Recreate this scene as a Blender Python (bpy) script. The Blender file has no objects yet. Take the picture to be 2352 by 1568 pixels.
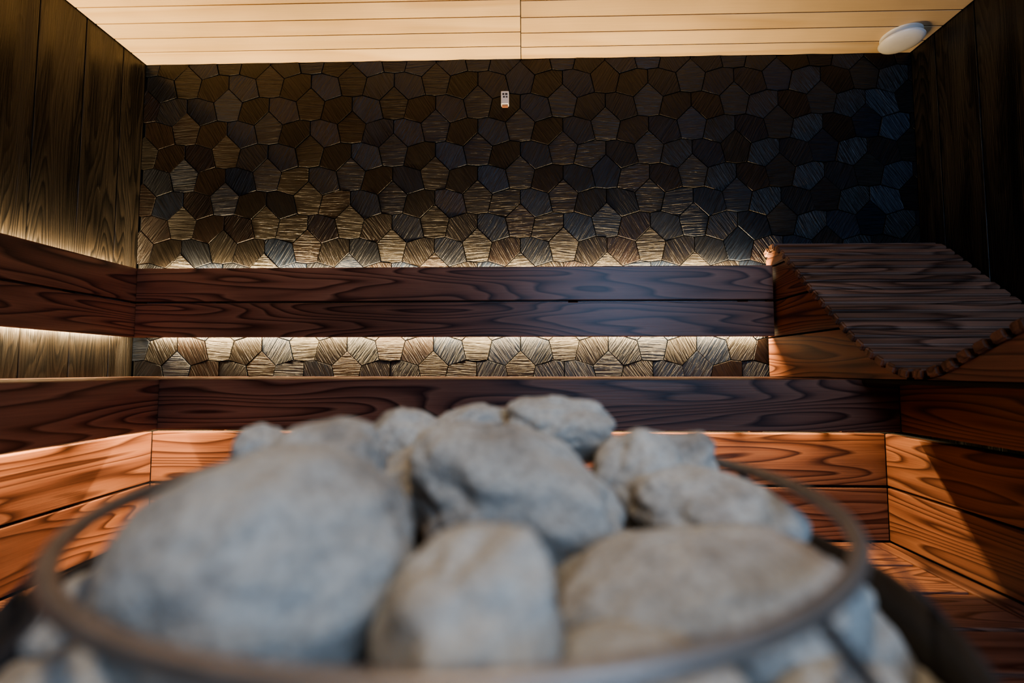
import bpy, bmesh, math, random
from mathutils import Vector, Matrix, noise
random.seed(7)
D = bpy.data
scene = bpy.context.scene
COL = scene.collection

# ------------------------------------------------------------------ helpers
def link(o, parent=None):
    COL.objects.link(o)
    if parent is not None:
        o.parent = parent
    return o

def empty(name, parent=None):
    e = D.objects.new(name, None)
    e.empty_display_size = 0.1
    return link(e, parent)

def mesh_obj(name, bm, mat=None, parent=None, smooth=False):
    me = D.meshes.new(name)
    bm.normal_update()
    bm.to_mesh(me); bm.free()
    if smooth:
        for p in me.polygons: p.use_smooth = True
    if mat: me.materials.append(mat)
    return link(D.objects.new(name, me), parent)

def box(name, x0, x1, y0, y1, z0, z1, mat, parent=None, bev=0.003, axis=None):
    """a board whose local X is its long axis (so the grain follows it)"""
    dx, dy, dz = x1-x0, y1-y0, z1-z0
    if axis is None:
        axis = 'XYZ'[[dx, dy, dz].index(max(dx, dy, dz))]
    if axis == 'X':   l, w, t, R = dx, dy, dz, Matrix.Identity(4)
    elif axis == 'Y': l, w, t, R = dy, dx, dz, Matrix.Rotation(math.pi/2, 4, 'Z')
    else:             l, w, t, R = dz, dy, dx, Matrix.Rotation(math.pi/2, 4, 'Y')
    bm = bmesh.new()
    bmesh.ops.create_cube(bm, size=1.0)
    bmesh.ops.scale(bm, vec=(l, w, t), verts=bm.verts)
    if bev > 0:
        bmesh.ops.bevel(bm, geom=list(bm.edges), offset=min(bev, min(l, w, t)*0.3), segments=2, profile=0.5, affect='EDGES')
    o = mesh_obj(name, bm, mat, parent)
    o.matrix_world = Matrix.Translation(((x0+x1)/2, (y0+y1)/2, (z0+z1)/2)) @ R
    return o

def nodes(name):
    m = D.materials.new(name); m.use_nodes = True
    nt = m.node_tree
    return m, nt, nt.nodes, nt.links, nt.nodes['Principled BSDF']

def ramp(N, stops, interp='LINEAR'):
    r = N.new('ShaderNodeValToRGB'); cr = r.color_ramp; cr.interpolation = interp
    while len(cr.elements) < len(stops): cr.elements.new(0.5)
    for e, (p, c) in zip(cr.elements, stops):
        e.position = p; e.color = (*c, 1) if len(c) == 3 else c
    return r

def wood(name, light, mid, dark, sx=1.1, sy=7.0, rings=9.0, rough=0.45, fine=0.35, bump=0.15, vary=0.25, spec=0.5, coat=0.0):
    m, nt, N, L, b = nodes(name)
    tc = N.new('ShaderNodeTexCoord'); oi = N.new('ShaderNodeObjectInfo')
    mul = N.new('ShaderNodeMath'); mul.operation = 'MULTIPLY'; mul.inputs[1].default_value = 73.0
    L.new(oi.outputs['Random'], mul.inputs[0])
    cx = N.new('ShaderNodeCombineXYZ')
    for i in range(3): L.new(mul.outputs[0], cx.inputs[i])
    add = N.new('ShaderNodeVectorMath'); add.operation = 'ADD'
    L.new(tc.outputs['Object'], add.inputs[0]); L.new(cx.outputs[0], add.inputs[1])
    mp = N.new('ShaderNodeMapping'); mp.inputs['Scale'].default_value = (sx, sy, sy)
    L.new(add.outputs[0], mp.inputs[0])
    n1 = N.new('ShaderNodeTexNoise'); n1.inputs['Scale'].default_value = 1.0
    n1.inputs['Detail'].default_value = 1.5; n1.inputs['Roughness'].default_value = 0.3; n1.inputs['Distortion'].default_value = 0.0
    L.new(mp.outputs[0], n1.inputs['Vector'])
    k = N.new('ShaderNodeMath'); k.operation = 'MULTIPLY'; k.inputs[1].default_value = rings*2.2
    L.new(n1.outputs['Fac'], k.inputs[0])
    fr = N.new('ShaderNodeMath'); fr.operation = 'FRACT'; L.new(k.outputs[0], fr.inputs[0])
    r1 = ramp(N, [(0.0, light), (0.55, mid), (0.86, dark), (1.0, light)])
    L.new(fr.outputs[0], r1.inputs[0])
    # fibres
    mp2 = N.new('ShaderNodeMapping'); mp2.inputs['Scale'].default_value = (6, 260, 260)
    L.new(add.outputs[0], mp2.inputs[0])
    n2 = N.new('ShaderNodeTexNoise'); n2.inputs['Scale'].default_value = 1; n2.inputs['Detail'].default_value = 3
    L.new(mp2.outputs[0], n2.inputs['Vector'])
    r2 = ramp(N, [(0.3, (1-fine,)*3), (0.65, (1, 1, 1))]); L.new(n2.outputs['Fac'], r2.inputs[0])
    mx = N.new('ShaderNodeMixRGB'); mx.blend_type = 'MULTIPLY'; mx.inputs[0].default_value = 1
    L.new(r1.outputs[0], mx.inputs[1]); L.new(r2.outputs[0], mx.inputs[2])
    # broad blotches + board to board variation
    n3 = N.new('ShaderNodeTexNoise'); n3.inputs['Scale'].default_value = 2.2; n3.inputs['Detail'].default_value = 2
    L.new(add.outputs[0], n3.inputs['Vector'])
    mr = N.new('ShaderNodeMapRange'); mr.inputs[1].default_value = 0.3; mr.inputs[2].default_value = 0.7
    mr.inputs[3].default_value = 1-vary; mr.inputs[4].default_value = 1+vary*0.6
    L.new(n3.outputs['Fac'], mr.inputs[0])
    mr2 = N.new('ShaderNodeMapRange'); mr2.inputs[3].default_value = 1-vary*0.6; mr2.inputs[4].default_value = 1+vary*0.4
    L.new(oi.outputs['Random'], mr2.inputs[0])
    mm = N.new('ShaderNodeMath'); mm.operation = 'MULTIPLY'; L.new(mr.outputs[0], mm.inputs[0]); L.new(mr2.outputs[0], mm.inputs[1])
    sc = N.new('ShaderNodeVectorMath'); sc.operation = 'SCALE'
    L.new(mx.outputs[0], sc.inputs[0]); L.new(mm.outputs[0], sc.inputs['Scale'])
    L.new(sc.outputs[0], b.inputs['Base Color'])
    b.inputs['Roughness'].default_value = rough
    b.inputs['Specular IOR Level'].default_value = spec
    b.inputs['Coat Weight'].default_value = coat
    # bump
    ad = N.new('ShaderNodeMath'); ad.operation = 'ADD'
    L.new(n2.outputs['Fac'], ad.inputs[0]); L.new(fr.outputs[0], ad.inputs[1])
    bp = N.new('ShaderNodeBump'); bp.inputs['Strength'].default_value = bump; bp.inputs['Distance'].default_value = 0.002
    L.new(ad.outputs[0], bp.inputs['Height']); L.new(bp.outputs[0], b.inputs['Normal'])
    return m

def plain(name, col, rough=0.5, metal=0.0, nscale=30, nvar=0.15, bump=0.05, spec=0.5):
    m, nt, N, L, b = nodes(name)
    tc = N.new('ShaderNodeTexCoord')
    n = N.new('ShaderNodeTexNoise'); n.inputs['Scale'].default_value = nscale; n.inputs['Detail'].default_value = 4
    L.new(tc.outputs['Object'], n.inputs['Vector'])
    r = ramp(N, [(0.3, tuple(c*(1-nvar) for c in col)), (0.7, tuple(min(1, c*(1+nvar)) for c in col))])
    L.new(n.outputs['Fac'], r.inputs[0]); L.new(r.outputs[0], b.inputs['Base Color'])
    b.inputs['Roughness'].default_value = rough; b.inputs['Metallic'].default_value = metal
    b.inputs['Specular IOR Level'].default_value = spec
    bp = N.new('ShaderNodeBump'); bp.inputs['Strength'].default_value = bump; bp.inputs['Distance'].default_value = 0.002
    L.new(n.outputs['Fac'], bp.inputs['Height']); L.new(bp.outputs[0], b.inputs['Normal'])
    return m

def emis(name, col, s):
    m, nt, N, L, b = nodes(name)
    b.inputs['Base Color'].default_value = (*col, 1)
    b.inputs['Emission Color'].default_value = (*col, 1)
    b.inputs['Emission Strength'].default_value = s
    return m

# ------------------------------------------------------------------ materials
M_bench  = wood('thermo_wood', (0.275, 0.126, 0.075), (0.205, 0.088, 0.053), (0.050, 0.018, 0.012), sx=0.85, sy=9.0, rings=8, rough=0.40, fine=0.22, vary=0.26)
M_loung  = wood('thermo_wood_slat', (0.25, 0.135, 0.088), (0.19, 0.100, 0.065), (0.070, 0.034, 0.022), sx=1.2, sy=9.0, rings=5, rough=0.5, fine=0.3, vary=0.35)
M_wall   = wood('charred_plank', (0.022, 0.0175, 0.013), (0.0100, 0.0082, 0.0064), (0.0012, 0.0011, 0.0010), sx=0.9, sy=10.0, rings=11, rough=0.38, fine=0.6, bump=1.0, vary=0.2, spec=0.45)
M_ceil   = wood('pale_ceiling_wood', (0.70, 0.52, 0.31), (0.67, 0.49, 0.285), (0.60, 0.42, 0.23), sx=0.5, sy=6.0, rings=1.6, rough=0.5, fine=0.06, bump=0.03, vary=0.14)
M_dark   = plain('dark_backing', (0.006, 0.006, 0.006), 0.8)
M_floor  = plain('dark_stone_floor', (0.03, 0.03, 0.032), 0.5, nscale=12, nvar=0.4, bump=0.2)
M_white  = plain('white_enamel', (0.70, 0.68, 0.63), 0.35, nvar=0.02, bump=0.0)
M_ink    = plain('black_print', (0.02, 0.02, 0.02), 0.6)
M_steel  = plain('brushed_steel', (0.25, 0.210, 0.175), 0.42, 0.6, nscale=60, nvar=0.12, bump=0.03)
M_shell  = plain('dark_steel', (0.07, 0.065, 0.062), 0.5, 0.6, nscale=25, nvar=0.2)
M_alu    = plain('aluminium', (0.5, 0.5, 0.5), 0.4, 1.0)

def tile_material():
    m, nt, N, L, b = nodes('carved_wood_tile')
    at = N.new('ShaderNodeAttribute'); at.attribute_name = 'gr'
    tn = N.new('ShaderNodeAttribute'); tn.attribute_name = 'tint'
    mp = N.new('ShaderNodeMapping'); mp.inputs['Scale'].default_value = (8, 120, 1)
    L.new(at.outputs['Vector'], mp.inputs[0])
    n = N.new('ShaderNodeTexNoise'); n.inputs['Scale'].default_value = 1; n.inputs['Detail'].default_value = 4; n.inputs['Distortion'].default_value = 0.6
    L.new(mp.outputs[0], n.inputs['Vector'])
    mpb = N.new('ShaderNodeMapping'); mpb.inputs['Scale'].default_value = (5, 420, 1)
    L.new(at.outputs['Vector'], mpb.inputs[0])
    n2 = N.new('ShaderNodeTexNoise'); n2.inputs['Scale'].default_value = 1; n2.inputs['Detail'].default_value = 2
    L.new(mpb.outputs[0], n2.inputs['Vector'])
    ad = N.new('ShaderNodeMath'); ad.operation = 'MULTIPLY_ADD'; ad.inputs[1].default_value = 0.4
    L.new(n2.outputs['Fac'], ad.inputs[0]); L.new(n.outputs['Fac'], ad.inputs[2])
    r = ramp(N, [(0.5, (0.3,)*3), (0.9, (1.6,)*3)]); L.new(ad.outputs[0], r.inputs[0])
    mx = N.new('ShaderNodeMixRGB'); mx.blend_type = 'MULTIPLY'; mx.inputs[0].default_value = 1
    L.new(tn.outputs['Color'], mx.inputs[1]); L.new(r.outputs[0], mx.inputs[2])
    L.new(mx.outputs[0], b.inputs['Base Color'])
    b.inputs['Roughness'].default_value = 0.35
    b.inputs['Specular IOR Level'].default_value = 0.32
    bp = N.new('ShaderNodeBump'); bp.inputs['Strength'].default_value = 1.0; bp.inputs['Distance'].default_value = 0.006
    L.new(ad.outputs[0], bp.inputs['Height']); L.new(bp.outputs[0], b.inputs['Normal'])
    return m
M_tile = tile_material()

def stone_material():
    m, nt, N, L, b = nodes('olivine_stone')
    tc = N.new('ShaderNodeTexCoord')
    n = N.new('ShaderNodeTexNoise'); n.inputs['Scale'].default_value = 16; n.inputs['Detail'].default_value = 5; n.inputs['Roughness'].default_value = 0.6
    L.new(tc.outputs['Object'], n.inputs['Vector'])
    r = ramp(N, [(0.28, (0.22, 0.19, 0.155)), (0.46, (0.365, 0.335, 0.285)), (0.7, (0.47, 0.44, 0.38))]); L.new(n.outputs['Fac'], r.inputs[0])
    n2 = N.new('ShaderNodeTexNoise'); n2.inputs['Scale'].default_value = 220; n2.inputs['Detail'].default_value = 3
    L.new(tc.outputs['Object'], n2.inputs['Vector'])
    r2 = ramp(N, [(0.35, (0.76, 0.76, 0.76)), (0.6, (1.05, 1.05, 1.05))]); L.new(n2.outputs['Fac'], r2.inputs[0])
    mx = N.new('ShaderNodeMixRGB'); mx.blend_type = 'MULTIPLY'; mx.inputs[0].default_value = 1
    L.new(r.outputs[0], mx.inputs[1]); L.new(r2.outputs[0], mx.inputs[2])
    n3 = N.new('ShaderNodeTexNoise'); n3.inputs['Scale'].default_value = 9; n3.inputs['Detail'].default_value = 3
    L.new(tc.outputs['Object'], n3.inputs['Vector'])
    r3 = ramp(N, [(0.58, (0, 0, 0)), (0.74, (0.6, 0.6, 0.6))]); L.new(n3.outputs['Fac'], r3.inputs[0])
    mx2 = N.new('ShaderNodeMixRGB'); mx2.inputs[2].default_value = (0.27, 0.175, 0.11, 1)
    L.new(r3.outputs[0], mx2.inputs[0]); L.new(mx.outputs[0], mx2.inputs[1])
    L.new(mx2.outputs[0], b.inputs['Base Color'])
    b.inputs['Roughness'].default_value = 0.9; b.inputs['Specular IOR Level'].default_value = 0.15
    n4 = N.new('ShaderNodeTexNoise'); n4.inputs['Scale'].default_value = 70; n4.inputs['Detail'].default_value = 3
    L.new(tc.outputs['Object'], n4.inputs['Vector'])
    ad = N.new('ShaderNodeMath'); ad.operation = 'ADD'; L.new(n4.outputs['Fac'], ad.inputs[0]); L.new(n2.outputs['Fac'], ad.inputs[1])
    bp = N.new('ShaderNodeBump'); bp.inputs['Strength'].default_value = 0.5; bp.inputs['Distance'].default_value = 0.0025
    L.new(ad.outputs[0], bp.inputs['Height']); L.new(bp.outputs[0], b.inputs['Normal'])
    return m
M_stone = stone_material()

# ------------------------------------------------------------------ room (metres, camera eye level = z 0)
XL, XR, YB, YR, ZF, ZC = -1.834, 1.805, 2.20, -1.20, -1.10, 1.478
floor = box('floor', XL-0.1, XR+0.1, YR-0.1, YB+0.1, ZF-0.1, ZF, M_floor, bev=0)
wall_back = box('wall_back', XL-0.1, XR+0.1, YB+0.012, YB+0.1, ZF, ZC+0.1, M_dark, bev=0)
wall_left = box('wall_left', XL-0.1, XL-0.02, YR-0.1, YB+0.012, ZF, ZC+0.1, M_dark, bev=0)
wall_right = box('wall_right', XR+0.02, XR+0.1, YR-0.1, YB+0.012, ZF, ZC+0.1, M_dark, bev=0)
ceiling = box('ceiling', XL-0.02, XR+0.02, YR-0.1, YB+0.012, ZC+0.018, ZC+0.1, M_dark, bev=0)

def child(o, p):
    mw = o.matrix_world.copy(); o.parent = p; o.matrix_parent_inverse = p.matrix_world.inverted(); o.matrix_world = mw
bpy.context.view_layer.update()

# ceiling boards
y = YB-0.003; k = 0
while y > YR:
    for (a, c, off) in ((XL+0.004, -0.014, 0.0), (-0.011, XR-0.004, 0.008)):
        y1 = min(y+off, YB-0.002) if k else YB-0.002
        y0 = max(y-0.0925+off, YR)
        if y1-y0 > 0.01:
            o = box('board', a, c, y0+0.0024, y1-0.0024, ZC, ZC+0.018, M_ceil, bev=0.0015, axis='X'); child(o, ceiling)
    y -= 0.0925; k += 1
# side wall planks
def planks(wall, x0, x1):
    y = YB-0.002; ws = [0.13, 0.185, 0.19, 0.19]; i = 0
    while y > YR+0.02:
        w = ws[i] if i < len(ws) else 0.19; i += 1
        y0 = max(y-w, YR)
        o = box('plank', x0, x1, y0+0.0016, y-0.0016, ZF, ZC+0.004, M_wall, bev=0.003, axis='Z'); child(o, wall)
        y = y0
planks(wall_left, XL-0.02, XL)
planks(wall_right, XR, XR+0.02)

# rear wall with a tall window (daylight)
wx0, wx1, wz0, wz1 = 0.35, 1.65, 0.25, 1.40
wall_rear = box('wall_rear', XL-0.1, wx0, YR-0.1, YR, ZF, ZC+0.1, M_wall, bev=0)
bpy.context.view_layer.update()
for (a, c, e, f) in ((wx1, XR+0.1, ZF, ZC+0.1), (wx0, wx1, ZF, wz0), (wx0, wx1, wz1, ZC+0.1)):
    o = box('wall_part', a, c, YR-0.1, YR, e, f, M_wall, bev=0); child(o, wall_rear)
win = empty('window_1')
for n_, a, c, e, f in (('frame_left', wx0, wx0+0.04, wz0, wz1), ('frame_right', wx1-0.04, wx1, wz0, wz1), ('frame_bottom', wx0+0.04, wx1-0.04, wz0, wz0+0.04), ('frame_top', wx0+0.04, wx1-0.04, wz1-0.04, wz1)):
    box(n_, a, c, YR-0.07, YR-0.01, e, f, M_wall, win)
box('frosted_pane', wx0+0.04, wx1-0.04, YR-0.05, YR-0.04, wz0+0.04, wz1-0.04, emis('daylit_frosted_glass', (0.35, 0.6, 1.0), 0.6), win, bev=0)

# ------------------------------------------------------------------ carved tile cladding of the back wall
PX, PZ = 0.401, 0.2295
sx_, sz_ = PX/195.0, PZ/108.0
SH = [(0,-38),(34,-6),(24,36),(0,39),(-24,36),(-34,-6)]
RH = [(34,-6),(73.5,-18),(97.5,-15),(97.5,16),(63.5,48),(24,36)]
LH = [(-a, b) for a, b in reversed(RH)]
def clip(poly, f):
    out = []
    for i in range(len(poly)):
        p, q = poly[i], poly[(i+1) % len(poly)]
        fp, fq = f(p), f(q)
        if fp >= 0: out.append(p)
        if (fp >= 0) != (fq >= 0):
            t = fp/(fp-fq); out.append((p[0]+(q[0]-p[0])*t, p[1]+(q[1]-p[1])*t))
    return out
X0, Z0 = -0.017, 1.237-38*sz_
bm = bmesh.new()
gr = bm.verts.layers.float_vector.new('gr')
tint = bm.verts.layers.float_color.new('tint')
ZB = -0.60
for i in range(-12, 13):
    for j in range(-9, 3):
        ccx = X0 + i*PX/2; ccz = Z0 + j*PZ + (PZ/2 if i % 2 else 0)
        for kind, P in (('s', SH), ('r', RH), ('l', LH)):
            poly = [(ccx+a*sx_, ccz-b*sz_) for a, b in P]
            for f in (lambda p: p[0]-(XL+0.002), lambda p: (XR-0.002)-p[0], lambda p: p[1]-ZB, lambda p: (ZC-0.002)-p[1]):
                if poly: poly = clip(poly, f)
            if len(poly) < 3: continue
            cx = sum(p[0] for p in poly)/len(poly); cz = sum(p[1] for p in poly)/len(poly)
            if max(p[0] for p in poly)-min(p[0] for p in poly) < 0.012: continue
            if max(p[1] for p in poly)-min(p[1] for p in poly) < 0.012: continue
            ang = {'s': 0.0, 'r': math.radians(-58), 'l': math.radians(58)}[kind] + random.uniform(-0.1, 0.1)
            if random.random() < 0.12: ang += math.radians(60)
            tx, tz = random.gauss(0, 0.018), random.gauss(0, 0.018)
            if kind == 'l': tx += 0.035
            if kind == 'r': tx -= 0.015
            rr = random.random()
            base = {'s': (0.0100, 0.0088, 0.0073), 'r': (0.0056, 0.0045, 0.0037), 'l': (0.0047, 0.0058, 0.0080)}[kind]  # blue of 'l' tiles is window reflection put into the colour
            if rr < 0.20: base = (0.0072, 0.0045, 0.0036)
            elif rr < 0.45: base = (0.0040, 0.0068, 0.0130)  # some random tiles get the bluish window sheen painted in too
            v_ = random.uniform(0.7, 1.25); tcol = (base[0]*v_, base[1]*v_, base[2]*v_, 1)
            ox, oz = random.uniform(0, 40), random.uniform(0, 40)
            def R(scale_off, h, tilt):
                vs = []
                for p in poly:
                    d = Vector((p[0]-cx, p[1]-cz)); ln = d.length
                    q = d*max(0.1, (ln-scale_off)/ln)
                    yy = YB - h - (tx*q.x + tz*q.y if tilt else 0)
                    v = bm.verts.new((cx+q.x, yy, cz+q.y))
                    v[gr] = Vector((q.x*math.cos(ang)+q.y*math.sin(ang)+ox, -q.x*math.sin(ang)+q.y*math.cos(ang)+oz, 0))
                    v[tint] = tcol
                    vs.append(v)
                return vs
            a_ = R(0.0018, -0.012, False); b_ = R(0.0018, 0.0060, True); c_ = R(0.0030, 0.0072, True)
            n_ = len(poly)
            for u, w in ((a_, b_), (b_, c_)):
                for q in range(n_):
                    bm.faces.new((u[q], u[(q+1) % n_], w[(q+1) % n_], w[q]))
            bm.faces.new(c_)
bmesh.ops.recalc_face_normals(bm, faces=bm.faces)
tiles = mesh_obj('carved_tile_cladding', bm, M_tile)
child(tiles, wall_back)

# ------------------------------------------------------------------ upper benches
ub = empty('upper_sauna_bench')
ZS = -0.029
for i in range(4):
    y0 = 1.628 + i*0.141
    box('seat_board', -1.225, 1.79, y0, y0+0.135, ZS-0.026, ZS, M_bench, ub)
for i in range(4):
    x0 = -1.826 + i*0.1425
    box('seat_board', x0, x0+0.1365 if i < 3 else -1.268, 0.30, 2.185, ZS-0.026, ZS, M_bench, ub)
box('front_apron', -1.240, 1.223, 1.600, 1.626, -0.199, ZS-0.001, M_bench, ub)
box('front_apron', -1.266, -1.240, 0.30, 1.626, -0.199, ZS-0.001, M_bench, ub)
box('front_apron', 1.223, 1.249, 0.30, 1.600, -0.199, ZS-0.014, M_bench, ub)
for x in (-1.07, -0.45, 0.2, 0.75, 1.05):
    box('bearer', x, x+0.045, 1.628, 1.77, -0.205, -0.155, M_bench, ub)
for y_ in (0.5, 1.0, 1.4):
    box('bearer', -1.40, -1.268, y_, y_+0.045, -0.205, -0.155, M_bench, ub)
for z0, z1 in ((-0.406, -0.225), (-0.596, -0.414)):
    box('riser_board', -1.372, 1.280, 1.750, 1.776, z0, z1, M_bench, ub)
    box('riser_board', -1.398, -1.372, 0.30, 1.750, z0, z1, M_bench, ub)
    box('riser_board', 1.280, 1.306, 0.30, 1.750, z0, z1, M_bench, ub)
box('riser_backing', -1.41, 1.318, 1.780, 1.80, ZF, -0.225, M_dark, ub, bev=0)
box('riser_backing', -1.42, -1.402, 0.30, 1.780, ZF, -0.225, M_dark, ub, bev=0)
box('riser_backing', 1.310, 1.33, 0.30, 1.780, ZF, -0.225, M_dark, ub, bev=0)
box('seat_infill', 1.105, 1.222, 0.58, 1.60, ZS-0.012, ZS, M_dark, ub, bev=0)

br = empty('bench_backrest')
for z0, z1 in ((0.309, 0.460), (0.148, 0.300)):
    box('back_board', -1.751, 1.088, 2.100, 2.126, z0, z1, M_bench, br)
    box('back_board', -1.777, -1.751, 0.30, 2.126, z0, z1, M_bench, br)
for x in (-1.4, -0.6, 0.2, 0.95):
    box('batten', x, x+0.04, 2.127, 2.186, 0.20, 0.40, M_dark, br)
for y_ in (0.6, 1.2, 1.8):
    box('batten', -1.830, -1.778, y_, y_+0.04, 0.20, 0.40, M_dark, br)

# ------------------------------------------------------------------ lower platform
lp = empty('foot_platform')
ZP = -0.600
yy = 1.746
for w in (0.205, 0.185, 0.185, 0.17, 0.17):
    box('platform_board', -1.370, 1.205, yy-w+0.012, yy, ZP-0.028, ZP, M_bench, lp, bev=0.004)
    yy -= w
box('platform_edge_board', 1.212, 1.279, yy+0.006, 1.746, ZP-0.028, ZP, M_bench, lp)
box('platform_front', -1.370, 1.279, yy-0.02, yy+0.004, ZF+0.001, ZP, M_bench, lp)

# ------------------------------------------------------------------ slatted lounger
lo = empty('slatted_lounger')
CP = [(2.180, 0.515), (2.13, 0.540), (2.07, 0.525), (1.98, 0.445), (1.863, 0.330), (1.745, 0.222), (1.628, 0.118), (1.52, 0.040), (1.407, -0.008),
      (1.30, 0.000), (1.20, 0.045), (1.066, 0.104), (0.93, 0.145), (0.80, 0.140), (0.66, 0.085), (0.55, 0.02)]
def cr(p0, p1, p2, p3, t):
    return tuple(0.5*((2*b)+(-a+c)*t+(2*a-5*b+4*c-d)*t*t+(-a+3*b-3*c+d)*t**3) for a, b, c, d in zip(p0, p1, p2, p3))
pts = []
for i in range(len(CP)-1):
    p0 = CP[max(i-1, 0)]; p3 = CP[min(i+2, len(CP)-1)]
    for s in range(20): pts.append(cr(p0, CP[i], CP[i+1], p3, s/20))
pts.append(CP[-1])
cum = [0]
for a, b in zip(pts, pts[1:]): cum.append(cum[-1]+math.dist(a, b))
def at(s):
    for i in range(1, len(cum)):
        if cum[i] >= s:
            t = (s-cum[i-1])/(cum[i]-cum[i-1]); a, b = pts[i-1], pts[i]
            return (a[0]+(b[0]-a[0])*t, a[1]+(b[1]-a[1])*t), math.atan2(b[1]-a[1], b[0]-a[0])
    return pts[-1], 0
pitch = 0.0500; s = pitch/2
while s < cum[-1]-0.02:
    (cy, cz), an = at(s)
    bm = bmesh.new(); bmesh.ops.create_cube(bm, size=1)
    bmesh.ops.scale(bm, vec=(0.705, 0.038, 0.028), verts=bm.verts)
    bmesh.ops.bevel(bm, geom=list(bm.edges), offset=0.005, segments=3, affect='EDGES')
    o = mesh_obj('slat', bm, M_loung, lo)
    o.matrix_world = Matrix.Translation((1.087+0.3525, cy, cz)) @ Matrix.Rotation(an, 4, 'X')
    s += pitch
def curve_z(y):
    for a, b in zip(pts, pts[1:]):
        lo_, hi_ = min(a[0], b[0]), max(a[0], b[0])
        if lo_ <= y <= hi_ and hi_ > lo_:
            t = (y-a[0])/(b[0]-a[0]); return a[1]+(b[1]-a[1])*t
    return pts[-1][1]
def cheek(xa, xb):
    levels = [(-0.026, 0.142), (0.150, 0.300), (0.309, 0.455), (0.463, 0.56)]
    ys = [0.58+i*(2.18-0.58)/160 for i in range(161)]
    for z0, z1 in levels:
        runs = []; cur = []
        for y in ys:
            top = min(z1, curve_z(y)-0.0165)
            if top > z0+0.001: cur.append((y, top))
            elif cur: runs.append(cur); cur = []
        if cur: runs.append(cur)
        for r in runs:
            if len(r) < 3: continue
            bm = bmesh.new()
            ym = (r[0][0]+r[-1][0])/2; zm = (z0+z1)/2; xm = (xa+xb)/2
            prof = [(r[0][0], z0)]+r+[(r[-1][0], z0)] 
            A = [bm.verts.new((p[0]-ym, p[1]-zm, -(xb-xa)/2)) for p in prof]
            B = [bm.verts.new((p[0]-ym, p[1]-zm, (xb-xa)/2)) for p in prof]
            bm.faces.new(A); bm.faces.new(list(reversed(B)))
            for i in range(len(prof)):
                j = (i+1) % len(prof); bm.faces.new((A[i], B[i], B[j], A[j]))
            bmesh.ops.recalc_face_normals(bm, faces=bm.faces)
            o = mesh_obj('cheek_board', bm, M_bench, lo)
            o.matrix_world = Matrix(((0, 0, 1, xm), (1, 0, 0, ym), (0, 1, 0, zm), (0, 0, 0, 1)))
cheek(1.100, 1.124)
cheek(1.765, 1.789)

# ------------------------------------------------------------------ ceiling vent
bm = bmesh.new()
prof = [(0.0, -0.046), (0.045, -0.045), (0.075, -0.041), (0.092, -0.034), (0.098, -0.027), (0.094, -0.022), (0.03, -0.020), (0.03, -0.004), (0.085, -0.004), (0.09, 0.0)]
prof = [(r*0.86, z) for r, z in prof]
NS = 64
rings = [[bm.verts.new((r*math.cos(2*math.pi*k/NS), r*math.sin(2*math.pi*k/NS), z)) for k in range(NS)] for r, z in prof[1:]]
c0 = bm.verts.new((0, 0, prof[0][1]))
for k in range(NS): bm.faces.new((c0, rings[0][k], rings[0][(k+1) % NS]))
for a, b in zip(rings, rings[1:]):
    for k in range(NS): bm.faces.new((a[k], b[k], b[(k+1) % NS], a[(k+1) % NS]))
bmesh.ops.recalc_face_normals(bm, faces=bm.faces)
vent = mesh_obj('ceiling_vent', bm, M_white, smooth=True)
vent.location = (1.668, 2.075, ZC)

# ------------------------------------------------------------------ temperature sensor on the wall
sens = empty('temperature_sensor')
sxc, szt = -0.088, 1.305
box('housing', sxc-0.018, sxc+0.018, YB-0.034, YB-0.008, szt-0.062, szt, M_white, sens, bev=0.002)
box('base_clip', sxc-0.014, sxc+0.014, YB-0.030, YB-0.010, szt-0.068, szt-0.062, M_bench, sens, bev=0.001)
for i, (a, c, e, f) in enumerate(((-0.012, -0.003, 0.010, 0.019), (0.001, 0.012, 0.010, 0.019), (-0.009, 0.000, 0.024, 0.032), (0.004, 0.012, 0.024, 0.032))):
    box('mark_%d' % i, sxc+a, sxc+c, YB-0.0348, YB-0.0340, szt-f, szt-e, M_ink, sens, bev=0)

# ------------------------------------------------------------------ stove
SX, SY = -0.036, 0.373
st = empty('sauna_stove')
def torus(name, r, tr, z, mat, seg=160, ts=16):
    bm = bmesh.new(); V = []
    for i in range(seg):
        a = 2*math.pi*i/seg
        V.append([bm.verts.new((SX+(r+tr*math.cos(t))*math.cos(a), SY+(r+tr*math.cos(t))*math.sin(a), z+tr*math.sin(t))) for t in [2*math.pi*k/ts for k in range(ts)]])
    for i in range(seg):
        for k in range(ts):
            bm.faces.new((V[i][k], V[(i+1) % seg][k], V[(i+1) % seg][(k+1) % ts], V[i][(k+1) % ts]))
    bmesh.ops.recalc_face_normals(bm, faces=bm.faces)
    return mesh_obj(name, bm, mat, st, smooth=True)
RZ = -0.087
torus('rim_ring', 0.238, 0.0045, RZ, M_steel)
SP = [(0.238, -0.085), (0.266, -0.112), (0.292, -0.145), (0.314, -0.22), (0.318, -0.30), (0.305, -0.42), (0.275, -0.58), (0.23, -0.75), (0.20, -0.90), (0.185, -1.099)]
def prof_r(z):
    for (r0, z0), (r1, z1) in zip(SP, SP[1:]):
        if z1 <= z <= z0:
            t = (z-z0)/(z1-z0); return r0+(r1-r0)*t
    return SP[-1][0]
bm = bmesh.new()
NB = 10
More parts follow.
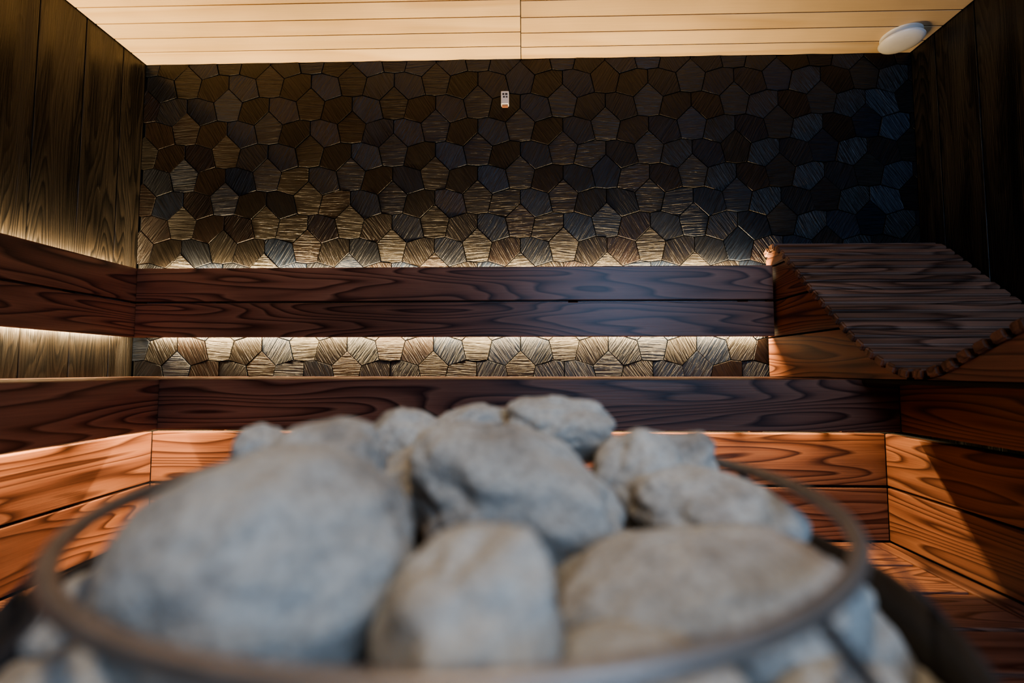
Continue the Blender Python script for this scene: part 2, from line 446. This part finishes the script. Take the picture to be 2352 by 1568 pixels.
for k in range(NB):
    a = 2*math.pi*(k+0.5)/NB
    er = Vector((math.cos(a), math.sin(a), 0)); et = Vector((-math.sin(a), math.cos(a), 0))
    rows = []
    zs = [-0.088-(0.20-0.088)*i/12 for i in range(13)]
    for z in zs:
        r = prof_r(z); hw = 0.004
        c = Vector((SX, SY, z))
        rows.append([bm.verts.new(c+er*(r+dr)+et*s_) for dr, s_ in ((0, -hw), (0, hw), (-0.003, hw), (-0.003, -hw))])
    for r0, r1 in zip(rows, rows[1:]):
        for q in range(4): bm.faces.new((r0[q], r0[(q+1) % 4], r1[(q+1) % 4], r1[q]))
    bm.faces.new(rows[0]); bm.faces.new(list(reversed(rows[-1])))
bmesh.ops.recalc_face_normals(bm, faces=bm.faces)
mesh_obj('staves', bm, M_shell, st)
bm = bmesh.new(); V = []
ztop = -0.138
pr = [(prof_r(ztop-0.03)-0.006, ztop-0.06), (prof_r(ztop)-0.005, ztop), (prof_r(ztop), ztop)]+[(prof_r(z), z) for z in [ztop-0.004-(1.095+ztop)*i/30 for i in range(31)]]+[(0.0, -1.098)]
for r, z in pr:
    V.append([bm.verts.new((SX+max(r, 0.001)*math.cos(2*math.pi*k/96), SY+max(r, 0.001)*math.sin(2*math.pi*k/96), z)) for k in range(96)])
for a, b in zip(V, V[1:]):
    for k in range(96): bm.faces.new((a[k], a[(k+1) % 96], b[(k+1) % 96], b[k]))
bmesh.ops.recalc_face_normals(bm, faces=bm.faces)
mesh_obj('steel_body', bm, M_shell, st, smooth=True)
bm = bmesh.new()
bmesh.ops.create_circle(bm, cap_ends=True, segments=64, radius=0.300)
bmesh.ops.translate(bm, verts=bm.verts, vec=(SX, SY, -0.235))
mesh_obj('stone_grate', bm, M_dark, st)

# stones: centre, radii, z-rotation, tilt, lumpiness
stones = [
 ((-0.137, 0.262, -0.108), (0.074, 0.062, 0.063), 0.15, -0.25, 0.30),
 ((-0.024, 0.222, -0.120), (0.041, 0.050, 0.046), 0.1, 0.4, 0.9),
 ((-0.008, 0.375, -0.103), (0.092, 0.056, 0.055), -0.15, 0.34, 0.8),
 (( 0.034, 0.500, -0.058), (0.057, 0.040, 0.030), -0.2, 0.12, 1.1),
 ((-0.060, 0.520, -0.065), (0.046, 0.036, 0.024), 0.1, -0.25, 1.0),
 ((-0.114, 0.475, -0.074), (0.038, 0.040, 0.036), 0.3, 0.1, 0.7),
 ((-0.164, 0.500, -0.077), (0.028, 0.030, 0.022), 0.2, -0.2, 1.0),
 ((-0.222, 0.410, -0.077), (0.025, 0.026, 0.029), 0.0, 0.3, 1.0),
 ((-0.150, 0.365, -0.078), (0.044, 0.045, 0.040), 0.1, -0.3, 0.7),
 (( 0.100, 0.440, -0.100), (0.038, 0.042, 0.045), 0.5, 0.3, 0.8),
 (( 0.154, 0.480, -0.089), (0.034, 0.034, 0.028), 0.1, -0.35, 0.9),
 (( 0.150, 0.400, -0.120), (0.064, 0.050, 0.036), -0.2, 0.20, 0.7),
 (( 0.106, 0.285, -0.132), (0.086, 0.056, 0.038), 0.10, -0.05, 0.35),
 (( 0.045, 0.205, -0.140), (0.046, 0.042, 0.030), 0.2, 0.05, 0.5),
 ((-0.080, 0.425, -0.098), (0.046, 0.040, 0.038), 0.2, -0.2, 1.0),
 ((-0.015, 0.455, -0.085), (0.040, 0.036, 0.030), 0.6, 0.1, 1.0),
 (( 0.060, 0.340, -0.150), (0.045, 0.045, 0.040), 0.2, 0.2, 1.0),
]
for k in range(15):
    a = 2*math.pi*k/15+0.1
    stones.append(((SX+0.232*math.cos(a), SY+0.232*math.sin(a), -0.160+random.uniform(-0.008, 0.006)), (0.046, 0.034, 0.034), a+math.pi/2, random.uniform(-.2, .2), 0.7))
for k in range(16):
    a = 2*math.pi*k/16
    stones.append(((SX+0.255*math.cos(a), SY+0.255*math.sin(a), -0.205), (0.05, 0.036, 0.038), a+math.pi/2, random.uniform(-.2, .2), 0.7))
for k in range(9):
    a = 2*math.pi*k/9
    stones.append(((SX+0.15*math.cos(a), SY+0.15*math.sin(a), -0.182), (0.058, 0.052, 0.045), a, 0.1, 0.8))
stones.append(((SX, SY, -0.18), (0.07, 0.07, 0.05), 0, 0, 0.5))
bm = bmesh.new()
for n_, (c, r, rz, ty, lump) in enumerate(stones):
    tmp = bmesh.new()
    bmesh.ops.create_icosphere(tmp, subdivisions=6 if n_ < 15 else 5, radius=1.0)
    off = Vector((n_*7.3, n_*3.1, 1.7))
    for v in tmp.verts:
        p = v.co.normalized()
        sq = 1.0/ (abs(p.x)**2.5+abs(p.y)**2.5+abs(p.z)**2.5)**(1/2.5)
        d = 0.55+0.45*sq + lump*(0.24*noise.noise(p*1.1+off) + 0.13*noise.noise(p*2.4+off)) + 0.035*noise.noise(p*4.5+off)+ 0.010*noise.noise(p*12+off)
        v.co = p*d
    Mx = Matrix.Translation(c) @ Matrix.Rotation(rz, 4, 'Z') @ Matrix.Rotation(ty, 4, 'Y') @ Matrix.Diagonal((*r, 1))
    bmesh.ops.transform(tmp, matrix=Mx, verts=tmp.verts)
    me = D.meshes.new('t'); tmp.to_mesh(me); tmp.free(); bm.from_mesh(me); D.meshes.remove(me)
mesh_obj('stones', bm, M_stone, st, smooth=True)

# ------------------------------------------------------------------ lights
def area(name, loc, rot, sx, sy, power, col, parent=None, spread=None):
    l = D.lights.new(name, 'AREA'); l.shape = 'RECTANGLE'; l.size = sx; l.size_y = sy
    l.energy = power; l.color = col
    if spread: l.spread = spread
    o = D.objects.new(name, l); link(o, parent); o.location = loc; o.rotation_euler = rot
    return o
W = (1.0, 0.72, 0.39)
led = br
T = 0.85
# slim LED profiles behind the backrests, tipped a little towards the wall
area('up_light', (-0.33, 2.160, 0.438), (math.pi-T, 0, 0), 2.80, 0.010, 80, W, led)
area('down_light', (-0.33, 2.160, 0.170), (T, 0, 0), 2.80, 0.010, 58, W, led)
box('led_profile', -1.73, 1.07, 2.142, 2.156, 0.178, 0.430, M_alu, led, bev=0)
area('up_light', (-1.807, 1.22, 0.438), (math.pi-T, 0, math.pi/2), 1.80, 0.010, 60, W, led)
area('down_light', (-1.807, 1.22, 0.170), (T, 0, math.pi/2), 1.80, 0.010, 36, W, led)
box('led_profile', -1.803, -1.790, 0.32, 2.12, 0.178, 0.430, M_alu, led, bev=0)
area('under_light', (-0.05, 1.715, -0.068), (0, 0, 0), 2.45, 0.012, 54, W, ub)
area('under_light', (-1.335, 1.0, -0.068), (0, 0, math.pi/2), 1.35, 0.012, 32, W, ub)
box('led_profile', -1.27, 1.17, 1.707, 1.723, -0.066, -0.056, M_alu, ub, bev=0)
box('led_profile', -1.343, -1.327, 0.33, 1.67, -0.066, -0.056, M_alu, ub, bev=0)
# cool daylight through the window in the rear wall
area('window_daylight', ((wx0+wx1)/2, YR-0.02, (wz0+wz1)/2), (math.pi/2, 0, 0), 1.2, 1.05, 44, (0.40, 0.62, 1.0))
# added spot at the ceiling to brighten the stones, no known lamp there
sl = empty('added_stone_spot')
box('housing', -0.10, -0.02, -0.24, -0.16, ZC-0.012, ZC-0.001, M_white, sl)  # invented fitting to go with the added stone light
l = D.lights.new('stone_fill_spot', 'SPOT'); l.energy = 50; l.color = (1.0, 0.82, 0.62); l.spot_size = math.radians(38); l.spot_blend = 0.7; l.shadow_soft_size = 0.10
o = D.objects.new('stone_fill_spot', l); link(o, sl); o.location = (-0.06, -0.20, ZC-0.03)
dv = Vector((-0.033, 0.34, -0.1))-o.location
o.rotation_euler = dv.to_track_quat('-Z', 'Y').to_euler()

w = D.worlds.new('World'); scene.world = w; w.use_nodes = True
w.node_tree.nodes['Background'].inputs[0].default_value = (0.05, 0.08, 0.15, 1)
w.node_tree.nodes['Background'].inputs[1].default_value = 0.3
try:
    scene.view_settings.view_transform = 'AgX'
    scene.view_settings.look = 'AgX - Medium High Contrast'
except Exception as e:
    print(e)

# ------------------------------------------------------------------ camera
ps, th = math.radians(1.45), math.radians(3.45)
F = Vector((-math.sin(ps)*math.cos(th), math.cos(ps)*math.cos(th), math.sin(th)))
Rv = Vector((math.cos(ps), math.sin(ps), 0)); U = Rv.cross(F)
cam = D.cameras.new('camera'); co = D.objects.new('camera', cam); link(co)
co.matrix_world = Matrix(((Rv.x, U.x, -F.x, 0), (Rv.y, U.y, -F.y, 0), (Rv.z, U.z, -F.z, 0), (0, 0, 0, 1)))
cam.sensor_width = 36; cam.lens = 1100/2352*36; cam.clip_start = 0.01; cam.clip_end = 50
cam.dof.use_dof = True; cam.dof.focus_distance = 2.1; cam.dof.aperture_fstop = 2.0
scene.camera = co
